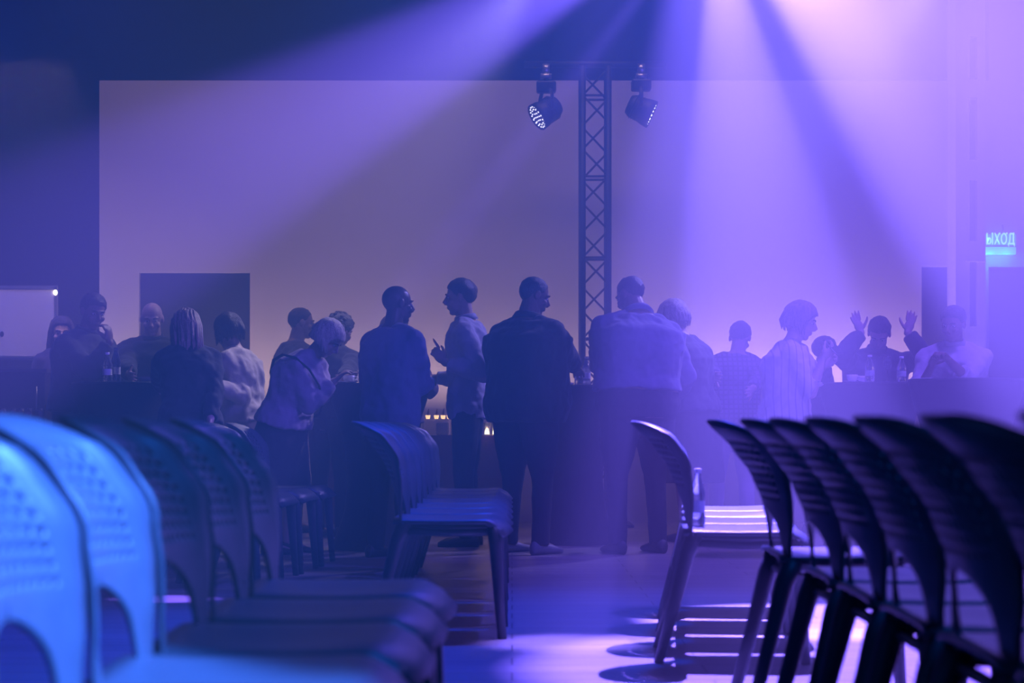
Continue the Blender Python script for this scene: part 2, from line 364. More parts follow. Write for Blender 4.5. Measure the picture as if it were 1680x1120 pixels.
# ------------------------------------------------------------------ chairs
def interp(tab, t):
    if t <= tab[0][0]: return tab[0][1]
    for (a, va), (b_, vb) in zip(tab, tab[1:]):
        if t <= b_:
            u = (t-a)/(b_-a); u = u*u*(3-2*u)*0.35+u*0.65
            return va+(vb-va)*u
    return tab[-1][1]
XB = [(0.45, 0.015), (0.52, 0.0), (0.60, -0.018), (0.68, -0.052), (0.76, -0.11), (0.835, -0.185)]
def back_pt(u, z):
    zz = z-0.045*abs(u)**5*max(0, (z-0.6)/0.235)
    hw = interp([(0.45, 0.215), (0.56, 0.225), (0.68, 0.232), (0.78, 0.222), (0.84, 0.20)], z)
    wrap = interp([(0.45, 0.01), (0.6, 0.045), (0.75, 0.085), (0.84, 0.085)], z)
    x = interp(XB, zz)+wrap*abs(u)**2.2
    return Vector((x, u*hw, zz))
def build_backrest(parent):
    q = MB(); N = 10; vmap = {}
    def vid(u, z):
        p = back_pt(u, z); k = (round(p.x, 5), round(p.y, 5), round(p.z, 5))
        if k not in vmap: vmap[k] = len(q.v); q.v.append(tuple(p))
        return vmap[k]
    zb, za = 0.435, 0.585
    def uin(z): 
        t = (z-0.47)/(za-0.47); 
        return 0.66 if t < 0 else 0.66*math.sqrt(max(0, 1-t*t))
    rows = [zb, 0.455, 0.475]+[za-(za-0.475)*(1-k/9.0)**2 for k in range(1, 10)]
    for i in range(len(rows)-1):
        z0, z1 = rows[i], rows[i+1]
        for s in (-1, 1):
            for j in range(N):
                f0, f1 = j/N, (j+1)/N
                def U(z, f): return s*(uin(z)+(1-uin(z))*f)
                ids = [vid(U(z0, f0), z0), vid(U(z0, f1), z0), vid(U(z1, f1), z1), vid(U(z1, f0), z1)]
                ids = [a for k, a in enumerate(ids) if a not in ids[:k]]
                if len(ids) > 2: q.f.append(tuple(ids if s > 0 else ids[::-1]))
    nr = 11; zz = [za+(0.835-za)*k/nr for k in range(nr+1)]
    for i in range(nr):
        for j in range(-N, N):
            u0, u1 = j/N, (j+1)/N; z0, z1 = zz[i], zz[i+1]
            c = [vid(u0, z0), vid(u1, z0), vid(u1, z1), vid(u0, z1)]
            if -8 <= j < 8 and 1 <= i <= 8:
                um, zm = (u0+u1)/2, (z0+z1)/2; hole = []
                for k in range(8):
                    a = -3*PI/4+k*PI/4
                    hole.append(vid(um+math.cos(a)*(u1-u0)*0.25, zm+math.sin(a)*(z1-z0)*0.25))
                for k in range(4):
                    q.f.append((c[k], c[(k+1) % 4], hole[(2*k+2) % 8], hole[2*k+1])); q.f.append((c[k], hole[2*k+1], hole[2*k]))
            else: q.f.append(tuple(c))
    o = q.build('backrest', m_shell, parent)
    s = o.modifiers.new('thick', 'SOLIDIFY'); s.thickness = 0.009; s.offset = 0
    return o
def chair_proto():
    t = empty('stacking_chair', (0, 0, 0))
    build_backrest(t)
    q = MB(); nx, ny = 14, 14; g = []
    for i in range(nx+1):
        f = i/nx; x = -0.005+f*0.45
        for j in range(ny+1):
            u = -1+2*j/ny; hw = 0.215+0.015*math.sin(f*PI)
            z = 0.452-0.018*(1-u*u)*math.sin(min(1, f*1.2)*PI)-0.055*max(0, (f-0.82)/0.18)**2
            xx = x-(0.03*abs(u)**4 if f > 0.8 else 0)
            g.append((xx, u*hw, z-0.012*abs(u)**6))
    q.v = g; q.f = [(i*(ny+1)+j, i*(ny+1)+j+1, (i+1)*(ny+1)+j+1, (i+1)*(ny+1)+j) for i in range(nx) for j in range(ny)]
    o = q.build('seat', m_shell, t); s = o.modifiers.new('thick', 'SOLIDIFY'); s.thickness = 0.014; s.offset = 1
    s.offset = -1
    for sy in (-1, 1):
        MB().tube([(0.035, sy*0.195, 0.445), (0.01, sy*0.198, 0.38), (-0.03, sy*0.205, 0.22), (-0.09, sy*0.215, 0.0)], [0.030, 0.027, 0.022, 0.017], 10).build('leg', m_leg, t)
        MB().tube([(0.385, sy*0.195, 0.43), (0.39, sy*0.198, 0.36), (0.40, sy*0.205, 0.2), (0.415, sy*0.212, 0.0)], [0.030, 0.026, 0.021, 0.017], 10).build('leg', m_leg, t)
    q = MB()
    for sy in (-1, 1): q.tube([(0.02, sy*0.19, 0.415), (0.2, sy*0.185, 0.405), (0.39, sy*0.19, 0.41)], 0.014, 8)
    q.tube([(0.03, -0.19, 0.40), (0.03, 0.19, 0.40)], 0.013, 8); q.tube([(0.385, -0.19, 0.40), (0.385, 0.19, 0.40)], 0.013, 8)
    q.build('seat_frame', m_leg, t)
    return t
_first = []
def chair(x, y, rz, label, group):
    if not _first: _first.append(chair_proto()); c = _first[0]
    else: c = copy_tree(_first[0])
    c.location = (x, y, 0); c.rotation_euler = (0, 0, rz); tag(c, label, 'chair', group); return c
ORD = ['nearest', 'second', 'third', 'fourth', 'fifth', 'sixth', 'seventh', 'eighth', 'ninth']
def rad(d): return math.radians(d)
for k in range(6):
    chair(-0.60+0.004*k, 1.72+0.478*k, rad(random.uniform(-1.5, 1.5)), ('%s perforated blue-lit plastic chair of the front left row' % ORD[k]) if k == 0 else '%s perforated plastic chair from the camera in the front left row' % ORD[k], 'chairs of the front left row')
for k in range(7):
    chair(-0.45, 7.25+0.52*k, rad(random.uniform(-1, 1)), '%s dark plastic chair of the middle row behind the aisle, left of the walkway' % ORD[k], 'chairs of the middle row')
for k in range(4):
    chair(-1.66+0.05*k, 9.3+0.52*k, rad(random.uniform(-1, 1)-4), '%s dark chair of the far left row, with its seat edge near the crowd' % ORD[k], 'chairs of the far left row')
for k in range(4):
    chair(0.61+0.048*k, 6.52+0.52*k, rad(random.uniform(-1, 1)-5), '%s chair of the short row with brightly lit seats right of the walkway' % ORD[k], 'chairs with lit seats')
for k in range(7):
    chair(0.75, [5.28, 4.5, 4.0, 3.5, 3.0, 2.5, 2.0][k], rad(random.uniform(-1, 1)), '%s chair, counted from the far end, of the dark front right row' % (['first']+ORD[1:])[k], 'chairs of the front right row')

# ------------------------------------------------------------------ tables under stretch covers
def cocktail_table(px, Y, r, label, top=1.10):
    t = empty('cocktail_table', (X(px, Y), Y, 0)); tag(t, label, 'table', 'cocktail tables')
    MB().lathe([(r*0.97, top-0.025), (r, top-0.02), (r, top-0.004), (r*0.985, top)], seg=48).build('tabletop', m_blackcloth, t)
    q = MB(); seg = 48; rings = []
    for zf, rf in ((top-0.02, 1.0), (0.98, 0.93), (0.85, 0.80), (0.65, 0.66), (0.45, 0.60), (0.25, 0.66), (0.1, 0.80), (0.0, 0.92)):
        rings.append([Vector((r*rf*(1+0.05*math.cos(4*2*PI*k/seg)*(1-zf/top))*math.cos(2*PI*k/seg), r*rf*(1+0.05*math.cos(4*2*PI*k/seg)*(1-zf/top))*math.sin(2*PI*k/seg), zf)) for k in range(seg)])
    q.loft(rings, False); q.build('stretch_cover', m_blackcloth, t)
    return t
cocktail_table(205, 11.9, 0.34, 'black covered cocktail table with two water bottles at the far left')
cocktail_table(622, 12.2, 0.34, 'black covered cocktail table with a white cup beside the blond woman')
cocktail_table(945, 12.75, 0.30, 'black covered cocktail table between the two big men')
cocktail_table(1430, 12.0, 0.345, 'black covered cocktail table with white cups, beside the woman in striped blouse')
cocktail_table(1585, 11.0, 0.345, 'black covered cocktail table at the far right, in front of the person in white')

def bottle(loc, h, label, m=None, cap=None, r=0.032):
    t = empty('water_bottle', loc); tag(t, label, 'bottle')
    MB().lathe([(r*0.8, 0), (r, 0.01), (r, h*0.18), (r*0.93, h*0.22), (r*0.93, h*0.45), (r, h*0.5), (r, h*0.58), (r*0.75, h*0.72), (r*0.42, h*0.86), (r*0.38, h*0.93)], seg=20).build('body', m or m_glass, t)
    MB().lathe([(r*0.97, h*0.23), (r*0.97, h*0.44)], seg=20, cap=False).build('paper_label', m_label, t)
    MB().lathe([(r*0.45, h*0.92), (r*0.47, h*0.925), (r*0.47, h), (r*0.4, h*1.005)], seg=16).build('cap', cap or m_cap, t)
    return t
def glass(loc, h, label, r=0.03, stem=True):
    t = empty('wine_glass' if stem else 'drinking_glass', loc); tag(t, label, 'glass')
    if stem:
        MB().lathe([(r*0.9, 0), (r*0.9, 0.003), (0.004, 0.008), (0.0035, h*0.45)], seg=16).build('stem', m_glass, t)
        MB().lathe([(0.004, h*0.45), (r*0.8, h*0.55), (r, h*0.7), (r*0.85, h), (r*0.82, h), (r*0.96, h*0.7), (r*0.74, h*0.57), (0.003, h*0.48)], seg=16).build('bowl', m_glass, t)
    else:
        MB().lathe([(r*0.8, 0), (r, h), (r*0.94, h), (r*0.75, 0.008)], seg=16).build('bowl', m_glass, t)
    return t
def cup(loc, label, r=0.038, h=0.045, saucer=True):
    t = empty('white_cup', loc); tag(t, label, 'cup')
    z0 = 0.008 if saucer else 0
    MB().lathe([(r*0.6, z0), (r*0.9, z0+h*0.3), (r, z0+h), (r*0.93, z0+h), (r*0.8, z0+h*0.35), (r*0.5, z0+0.006)], seg=20).build('bowl', m_white, t)
    MB().tube([(r*0.9, 0, z0+h*0.8), (r*1.45, 0, z0+h*0.75), (r*1.4, 0, z0+h*0.4), (r*0.85, 0, z0+h*0.3)], 0.004, 8).build('handle', m_white, t)
    if saucer: MB().lathe([(r*0.8, 0), (r*1.7, 0.007), (r*1.7, 0.009), (r*0.7, 0.005)], seg=24).build('saucer', m_white, t)
    return t
T = 1.10
bottle((X(176, 11.75), 11.75, T), 0.19, 'clear water bottle on the far left table, the left one', m_glass)
bottle((X(190, 11.85), 11.85, T), 0.225, 'blue tinted water bottle on the far left table, the taller one', m_blueglass, m_blueglass)
q = MB().lathe([(0.09, 0.0), (0.115, 0.004), (0.12, 0.034), (0.112, 0.034), (0.105, 0.01)], seg=32).build('serving_tray', m_white, None, loc=(X(258, 11.8), 11.8, T)); tag(q, 'shallow pale round tray at the edge of the far left table', 'tray')
cup((X(572, 11.95), 11.95, T), 'white coffee cup on the table in front of the blond woman', 0.042, 0.04)
q = MB().lathe([(0.05, 0), (0.055, 0.003), (0.055, 0.006)], seg=20).build('side_plate', m_white, None, loc=(X(556, 11.85), 11.85, T)); tag(q, 'small white plate beside the coffee cup of the blond woman', 'plate')
bottle((X(948, 12.6), 12.6, T), 0.17, 'clear bottle on the table between the two big men, left one', m_glass, r=0.024)
bottle((X(962, 12.72), 12.72, T), 0.20, 'dark blue bottle on the table between the two big men, right one', m_blueglass, m_blueglass, r=0.03)
q = MB().box((0, 0, 0.008), (0.09, 0.06, 0.015)).build('paper_napkin', m_white, None, False, loc=(X(930, 12.55), 12.55, T)); tag(q, 'crumpled white napkin on the table between the big men', 'napkin'); q.rotation_euler[2] = 0.4; remesh(q, 0.004, 1, 0.02, 0.03)
glass((X(952, 12.53), 12.53, T), 0.05, 'small tumbler beside the napkin between the big men', 0.022, False)
bottle((X(1427, 11.8), 11.8, T), 0.175, 'clear water bottle with white cap beside the two white cups', m_glass)
cup((X(1398, 11.85), 11.85, T), 'larger white cup at the left of the cups on the right hand table', 0.037, 0.042)
cup((X(1414, 11.95), 11.95, T), 'smaller white cup next to the water bottle', 0.028, 0.036)
glass((X(1456, 11.85), 11.85, T), 0.17, 'wine glass between the two water bottles on the right')
bottle((X(1479, 11.9), 11.9, T), 0.17, 'clear water bottle on the right, standing beside the wine glass', m_glass)
q = MB().lathe([(0.06, 0), (0.075, 0.006), (0.07, 0.008)], seg=24).build('side_plate', m_white, None, loc=(X(1513, 11.1), 11.1, T)); tag(q, 'small white plate on the far right table', 'plate')
bottle((X(1145, 6.62), 6.62, 0.459), 0.205, 'clear water bottle standing on a brightly lit chair seat', m_glass, r=0.026)

# ------------------------------------------------------------------ buffet along the wall
def buffet():
    Y = 15.05
    t = empty('buffet_table', (X(690, Y), Y, 0)); tag(t, 'long white clothed buffet table along the white wall', 'buffet table')
    x0, x1 = X(530, Y)-t.location.x, X(850, Y)-t.location.x
    MB().bbox((x0, -0.35, 0.70), (x1, 0.35, 0.745)).build('tabletop', m_whitecloth, t, False)
    MB().bbox((x0-0.005, -0.36, 0.03), (x1+0.005, -0.35, 0.745)).build('front_cloth', mat('plum_cloth', (0.12, 0.05, 0.08), 0.8, bump=0.3, bscale=8), t, False)
    for xx in (x0+0.05, x1-0.05): 
        for yy in (-0.3, 0.3): MB().tube([(xx, yy, 0), (xx, yy, 0.7)], 0.02, 8).build('leg', m_steel, t)
    r = empty('display_riser', (t.location.x, Y+0.12, 0.745)); tag(r, 'white display riser on the buffet carrying small cups', 'riser')
    MB().bbox((x0+0.02, -0.16, 0.115), (x1-0.02, 0.16, 0.13)).build('shelf', m_whitecloth, r, False)
    n_ = 7
    for k in range(n_):
        xx = x0+0.08+(x1-x0-0.16)*k/(n_-1); MB().bbox((xx-0.012, -0.15, 0), (xx+0.012, 0.15, 0.115)).build('support', m_whitecloth, r, False)
    return Y
YB = buffet()
m_cup_glow = mat('warm_glow_cup', (0.9, 0.6, 0.3), 0.3, emit=(1.0, 0.62, 0.25), estr=1.6)  # warm light on the dessert cups, put in as emission
m_wax = mat('warm_lit_wax', (1.0, 0.8, 0.6), 0.4, emit=(1.0, 0.8, 0.5), estr=4)
cup0 = None
for k, px in enumerate([540, 549, 558, 567, 688, 702, 716, 727, 737, 746, 790, 803, 815, 826]):
    if cup0 is None:
        c = empty('dessert_cup', (0, 0, 0))
        MB().lathe([(0.014, 0), (0.022, 0.03), (0.019, 0.03), (0.012, 0.004)], seg=14).build('bowl', m_cup_glow, c)
        MB().tube([(0, 0, 0.01), (0.002, 0, 0.05), (0.006, 0, 0.085)], [0.009, 0.008, 0.0025], 8).build('skewer', mat('dark_skewer', (0.06, 0.03, 0.03), 0.6), c)
        cup0 = c
    else: c = copy_tree(cup0)
    c.location = (X(px, YB-0.02), YB-0.02, 0.875); tag(c, 'small dessert cup with painted-in warm glow and dark skewer on the buffet riser, %s from the left' % (['first']+ORD[1:]+['tenth', 'eleventh', 'twelfth', 'thirteenth', 'fourteenth'])[k], 'dessert cup', 'dessert cups on the buffet riser')
cl0 = None
for px in (799, 812):
    if cl0 is None:
        c = empty('candle_glass', (0, 0, 0))
        MB().lathe([(0.025, 0), (0.03, 0.1), (0.028, 0.1), (0.023, 0.005)], seg=18).build('glass', m_glass, c)
        MB().lathe([(0.02, 0.006), (0.02, 0.03), (0.001, 0.031)], seg=14).build('candle', m_wax, c); cl0 = c
    else: c = copy_tree(cl0)
    c.location = (X(px, YB-0.28), YB-0.28, 0.745)
    tag(c, 'tall clear glass with a lit candle on the buffet, %s of two' % ('left' if px < 805 else 'right'), 'candle', 'candle glasses on the buffet')
    point('candle_light', (X(px, YB-0.28), YB-0.36, 0.80), 0.6, (1.0, 0.6, 0.3), 0.02)
q = bevel(MB().box((0, 0, 0.05), (0.1, 0.1, 0.1)).build('napkin_holder', mat('grey_metal_box', (0.2, 0.2, 0.22), 0.5), None, False, loc=(X(726, YB-0.25), YB-0.25, 0.745)), 0.01); tag(q, 'grey box standing on the buffet under the riser', 'box')

# ------------------------------------------------------------------ far left: whiteboard, bar counter, glasses
def whiteboard():
    Y = 14.9; x0, x1 = X(-70, Y), X(92, Y); z0, z1 = Z(588, Y), Z(471, Y)
    t = empty('whiteboard', ((x0+x1)/2, Y, 0)); tag(t, 'mobile whiteboard on a stand at the left edge of the room', 'whiteboard'); cx = t.location.x
    MB().bbox((x0-cx+0.01, -0.012, z0), (x1-cx-0.01, 0.012, z1)).build('board', mat('whiteboard_enamel', (0.66, 0.60, 0.62), 0.4, var=0.04, scale=3), t, False)
    q = MB(); 
    q.bbox((x0-cx, -0.02, z1-0.015), (x1-cx+0.01, 0.02, z1+0.012)); q.bbox((x0-cx, -0.02, z0-0.012), (x1-cx+0.01, 0.02, z0+0.012))
    q.bbox((x1-cx-0.012, -0.02, z0), (x1-cx+0.012, 0.02, z1)); q.bbox((x0-cx-0.012, -0.02, z0), (x0-cx+0.012, 0.02, z1)); q.build('frame', m_steel, t, False)
    for xx in (x0-cx, x1-cx-0.02):
        MB().tube([(xx, 0.03, 0.05), (xx, 0.03, z1-0.1)], 0.016, 8).build('upright', m_steel, t); MB().tube([(xx, -0.28, 0.03), (xx, 0.3, 0.03)], 0.02, 8).build('foot', m_steel, t)
    MB().box((0.1, -0.02, z0-0.008+0.02), (0.28, 0.07, 0.014)).build('pen_tray', m_steel, t, False)
    MB().ball((X(4, Y)-cx, -0.014, Z(548, Y)), (0.016, 0.008, 0.022)).build('magnet', m_dark, t)
    MB().ball((x1-cx, -0.02, Z(480, Y)), (0.016, 0.014, 0.022)).build('corner_glint', mat('warm_glint', (1, 0.9, 0.7), 0.4, emit=(1.0, 0.88, 0.6), estr=8), t)  # bright corner glint put in as a small glowing bead
whiteboard()
def counter():
    Y = 13.3; x1 = X(88, Y); x0 = X(-90, Y); zt_ = 1.20; t = empty('bar_counter', ((x0+x1)/2, Y, 0)); cx = t.location.x
    tag(t, 'dark bar counter below the whiteboard at the left edge', 'counter')
    MB().bbox((x0-cx, -0.25, 0.0), (x1-cx, 0.25, 1.2)).build('body', mat('dark_plum_laminate', (0.05, 0.03, 0.045), 0.6), t, False)
    MB().bbox((x0-cx-0.02, -0.28, 1.2), (x1-cx+0.02, 0.28, 1.225)).build('worktop', mat('grey_worktop', (0.1, 0.08, 0.1), 0.4), t, False)
    MB().tube([(X(60, Y-0.27)-cx, -0.27, 1.1), (X(60, Y-0.27)-cx, -0.27, 0.9)], 0.006, 8).build('door_handle', m_steel, t)
    return x0, x1
counter()
def low_table():
    Y = 11.6; t = empty('side_table', (X(8, Y), Y, 0)); tag(t, 'low dark table carrying stem glasses at the left edge', 'table')
    MB().box((0, 0, 0.755), (0.62, 0.5, 0.03)).build('tabletop', m_dark, t, False)
    for a in (-1, 1):
        for b_ in (-1, 1): MB().tube([(a*0.27, b_*0.2, 0), (a*0.27, b_*0.2, 0.74)], 0.02, 8).build('leg', m_dark, t)
low_table()
for k, (px, dy) in enumerate([(3, -.1), (22, .05), (33, -.05), (40, .1), (46, -.1), (56, 0.06), (64, 0)]):
    g = glass((X(px, 11.6+dy), 11.6+dy, 0.77), 0.16, '%s stem glass from the left on the low table at the left edge' % (['first']+ORD[1:])[k], 0.028)
    g['group'] = 'stem glasses on the low table'

# ------------------------------------------------------------------ people
UP = Vector((0, 0, 1))
def skin_m(tone):
    c = {'pale': (0.50, 0.34, 0.28), 'mid': (0.20, 0.12, 0.09), 'dark': (0.07, 0.04, 0.03)}[tone]
    return mat('skin_'+tone, c, 0.5 if tone != 'dark' else 0.36, var=0.06, scale=12, bump=0.05, bscale=80)
def dirv(phi): a = math.radians(phi); return Vector((math.sin(a), -math.cos(a), 0))
def finger(q, p, d, n, L, r, curl):
    """three phalanges bending towards n"""
    pts = [p]; cur = d.copy(); ax = d.cross(n).normalized()
    for f, c in ((0.42, curl*0.5), (0.32, curl), (0.26, curl*0.8)):
        cur = Matrix.Rotation(math.radians(c), 3, ax) @ cur; pts.append(pts[-1]+cur*L*f)
    q.tube(pts, [r, r*0.95, r*0.85, r*0.65], 8); q.ball(pts[-1], r*0.68, seg=8, rng=6)
def hand(q, w_, d, n, side, pose='relax', k=1.0):
    """w_ wrist, d towards the fingertips, n palm normal, side = +1 when the thumb lies towards d x n"""
    d = d.normalized(); n = (n-d*n.dot(d)).normalized(); s = d.cross(n).normalized()*side
    A = Matrix((s, d, n)).transposed()
    q.ball(w_+d*0.05*k, (0.040*k, 0.055*k, 0.017*k), A, 12, 9)
    q.tube([w_-d*0.02, w_+d*0.03], [0.026*k, 0.027*k], 10, 0.72, s)
    curl = {'relax': (18, 24, 28, 32), 'open': (3, 3, 4, 5), 'point': (2, 88, 92, 95), 'grip': (48, 52, 56, 60), 'fist': (85, 88, 90, 92)}[pose]
    for i in range(4):
        off = (0.030, 0.011, -0.009, -0.027)[i]*k; L = (0.074, 0.082, 0.076, 0.060)[i]*k
        dd = (d+s*(0.14, 0.03, -0.08, -0.2)[i]).normalized()
        finger(q, w_+d*(0.092 if i < 3 else 0.084)*k+s*off, dd, n, L, 0.0104*k, curl[i])
    tb = w_+d*0.03*k+s*0.03*k
    td = (s*0.75+d*0.65+n*0.25).normalized() if pose in ('open', 'relax') else (s*0.35+d*0.7+n*0.6).normalized()
    q.tube([tb, tb+td*0.035*k, tb+td*0.062*k+d*0.005, tb+td*0.075*k+d*0.014], [0.015*k, 0.0125*k, 0.0105*k, 0.008*k], 8)
    q.ball(tb+td*0.075*k+d*0.014, 0.0085*k, seg=8, rng=6)

RM = [(0.83, .150, .105), (0.92, .172, .118), (1.00, .165, .112), (1.08, .155, .105), (1.18, .162, .112), (1.28, .178, .122), (1.36, .183, .118), (1.42, .165, .098), (1.465, .105, .078), (1.50, .064, .062)]
RF = [(0.83, .160, .110), (0.92, .180, .122), (1.00, .165, .112), (1.08, .138, .096), (1.18, .145, .108), (1.28, .158, .128), (1.36, .160, .112), (1.42, .145, .088), (1.465, .090, .068), (1.50, .054, .055)]

def person(px, Y, H, phi, label, lean=0, side=0, fem=False, fat=1.0, belly=0.0, hphi=None, pitch=0, roll=0, skin='pale', hair='short', hairc=(0.03, 0.02, 0.02),
           top=None, topm=None, leg=None, hem=0.86, armR=None, armL=None, sleeve='long', skirt=False, face=True, neckfwd=0.02, extra=None, shoe=(0.03, 0.03, 0.03), poleR=None, poleL=None, handdir=None):
    """phi: facing (0 = camera, 90 = right, 180 = away, -90 = left). armX = (target point in world | None, hand pose, palm normal)"""
    k = H/1.75; f = dirv(phi); r = f.cross(UP); base = Vector((X(px, Y), Y, 0))
    t = empty('person', base); tag(t, label, 'person', None)
    R_ = RF if fem else RM
    # spine
    cen = {}; fr = {}; p = UP*0.83*k; last = 0.83
    for (h, a, b_) in R_+[(1.60, 0, 0)]:
        g = (h-0.83)/0.6; L = math.radians(lean*min(1.25, 0.45+g)); Ls = math.radians(side*min(1.2, 0.4+g))
        if h > 1.465: L += math.radians(neckfwd*500)
        u = (UP+f*math.tan(L)+r*math.tan(Ls)).normalized()
        p = p+u*(h-last)*k; last = h
        ff = (f-u*f.dot(u)).normalized(); rr = ff.cross(u)
        cen[h] = p.copy(); fr[h] = (rr, ff, u)
    def torso(q, infl, hmin, hmax=1.5, seg=22):
        rings = []
        for (h, a, b_) in R_:
            if h < hmin-1e-6 or h > hmax: continue
            rr, ff, u = fr[h]; bf = math.exp(-((h-1.05)/0.16)**2)
            fa = 1+(fat-1)*(1.0 if h < 1.38 else 0.4); W_ = a*k*fa+infl; D_ = b_*k*(1+(fat-1)*(1.25 if h < 1.38 else 0.4))+infl
            ring = []
            for j in range(seg):
                c_, s_ = math.cos(2*PI*j/seg), math.sin(2*PI*j/seg)
                c2 = math.copysign(abs(c_)**0.85, c_); s2 = math.copysign(abs(s_)**0.9, s_)
                ring.append(cen[h]+rr*W_*c2+ff*(D_*s2+belly*bf*max(0, s_)))
            rings.append(ring)
        q.loft(rings)
        if fem:
            rr, ff, u = fr[1.28]
            for s_ in (-1, 1): q.ball(cen[1.28]+rr*s_*0.07*k+ff*(0.085*k*fat+infl*0.6), 0.062*k*fat)
    # limbs
    rs, fs, us = fr[1.42]; sw = (0.150 if fem else 0.178)*k*(1+(fat-1)*0.55)
    sh = {1: cen[1.42]+rs*sw-us*0.035*k, -1: cen[1.42]-rs*sw-us*0.035*k}
    l1, l2 = 0.30*k, 0.26*k
    arms = {}
    for s_, spec, pole in ((1, armR, poleR), (-1, armL, poleL)):
        if spec is None: 
            tgt = sh[s_]+Vector((0, 0, -0.53*k))+f*0.08*k+r*s_*0.07*k; pose = 'relax'; n_ = -r*s_
            hd = None
        else:
            tgt = Vector(spec[0])-base; pose = spec[1] if len(spec) > 1 else 'relax'; n_ = Vector(spec[2]) if len(spec) > 2 and spec[2] is not None else -r*s_
            hd = Vector(spec[3]) if len(spec) > 3 else None
        d = tgt-sh[s_]; L = d.length
        if L > (l1+l2)*0.995: tgt = sh[s_]+d.normalized()*(l1+l2)*0.995; d = tgt-sh[s_]; L = d.length
        pv = Vector(pole) if pole is not None else (-UP*0.9-f*0.35+r*s_*0.35)
        dn = d.normalized(); pv = (pv-dn*pv.dot(dn)).normalized()
        a = (l1*l1-l2*l2+L*L)/(2*L); hh = math.sqrt(max(0, l1*l1-a*a)); el = sh[s_]+dn*a+pv*hh
        arms[s_] = (sh[s_], el, tgt, pose, n_, hd)
    hipx = 0.092*k*(1+(fat-1)*0.5)
    legs = {}
    for s_ in (-1, 1):
        hp = r*s_*hipx+UP*0.88*k; kn = r*s_*(hipx+0.015)+UP*0.48*k+f*0.02; an = r*s_*(hipx+0.025)+UP*0.075*k-f*0.01
        legs[s_] = (hp, kn, an)
    # head frame
    hp_ = phi if hphi is None else hphi; hf = dirv(hp_)
    neck_top = cen[1.60]
    hu = (UP+(fr[1.5][2]-UP)*0.4).normalized()
    hr = hf.cross(hu).normalized(); hf = hu.cross(hr).normalized()
    Rp = Matrix.Rotation(-math.radians(pitch), 3, hr); hf = Rp @ hf; hu = Rp @ hu
    Rr = Matrix.Rotation(math.radians(roll), 3, hf); hr = Rr @ hr; hu = Rr @ hu
    hk = k*0.5+0.5
    hc = neck_top+hu*0.035*k+hf*0.012
    A = Matrix((hr, hf, hu)).transposed()
    def HP(x, y, z): return hc+(hr*x+hf*y+hu*z)*hk
    B = MB(); torso(B, -0.006, 0.83)
    B.tube([cen[1.465], cen[1.5], HP(0, -0.01, -0.03)], [0.062*k*(1+(fat-1)*.5), (0.05 if fem else 0.058)*k*(1+(fat-1)*.5), (0.048 if fem else 0.058)*k], 14)
    B.ball(HP(0, -0.012, 0.03), (0.076*hk, 0.096*hk, 0.088*hk), A, 20, 14)
    B.ball(HP(0, 0.022, -0.035), (0.060*hk, 0.070*hk, 0.082*hk), A, 18, 12)
    B.ball(HP(0, 0.058, -0.094), (0.028*hk, 0.026*hk, 0.021*hk), A)
    B.ball(HP(0, 0.0, -0.07), (0.056*hk, 0.055*hk, 0.04*hk), A)
    B.tube([HP(0, 0.088, 0.015), HP(0, 0.106, -0.012), HP(0, 0.114, -0.026)], [0.008*hk, 0.011*hk, 0.013*hk], 10)
    B.ball(HP(0, 0.100, -0.032), (0.018*hk, 0.014*hk, 0.009*hk), A, 10, 8)
    B.ball(HP(0, 0.074, 0.026), (0.052*hk, 0.018*hk, 0.011*hk), A)
    B.ball(HP(0, 0.086, -0.056), (0.024*hk, 0.012*hk, 0.006*hk), A, 10, 6); B.ball(HP(0, 0.085, -0.067), (0.021*hk, 0.012*hk, 0.006*hk), A, 10, 6)
    for s_ in (-1, 1):
        B.ball(HP(s_*0.042, 0.062, -0.028), (0.022*hk, 0.022*hk, 0.022*hk), A, 10, 8)
        B.ball(HP(s_*0.078, -0.008, -0.004), (0.010*hk, 0.021*hk, 0.032*hk), A, 10, 8)
    for s_, (sp, el, wr, pose, n_, hd) in arms.items():
        B.tube([cen[1.5]-fr[1.5][2]*0.02, cen[1.465].lerp(sp, 0.5), sp], [0.045*k, 0.055*k, 0.05*k], 12); B.ball(sp, 0.052*k); B.tube([sp, sp.lerp(el, 0.5), el], [0.050*k, 0.046*k, 0.037*k], 12)
        B.ball(el, 0.038*k); B.tube([el, el.lerp(wr, 0.35), wr], [0.039*k, 0.038*k, 0.026*k], 12); B.ball(wr, 0.027*k)
        d = hd if hd is not None else (wr-el)
        hand(B, wr, d, n_, s_, pose, 0.98*k)
    for s_, (hp, kn, an) in legs.items():
        B.tube([hp, hp.lerp(kn, 0.5), kn], [0.085*k, 0.072*k, 0.054*k], 12); B.ball(kn, 0.054*k)
        B.tube([kn, kn.lerp(an, 0.35), an], [0.052*k, 0.054*k, 0.036*k], 12)
        B.tube([an, an-UP*0.03*k+f*0.05, an-UP*0.045*k+f*0.13], [0.036*k, 0.034*k, 0.022*k], 10)
    remesh(B.build('body', skin_m(skin), t), 0.006, 1)
    # clothes
    topm = topm or mat('dark_top', (0.02, 0.02, 0.03), 0.85, bump=0.25, bscale=10)
    C_ = MB(); infl = 0.026 if top != 'jacket' else 0.036
    torso(C_, infl, hem, 1.47)
    if hem < 0.83:                                                   # long tunic or coat skirts below the hip
        rr, ff, u = fr[0.83]; n2 = 24; q0 = []
        for zz, gr in ((0.90, 1.0), (0.83, 1.03), (hem, 1.12)):
            q0.append([Vector((0, 0, zz*k))+rr*((R_[1][1]*k*fat+infl)*gr*math.cos(2*PI*j/n2))+ff*((R_[1][2]*k*fat+infl)*gr*math.sin(2*PI*j/n2)+0.01) for j in range(n2)])
        C_.loft(q0)
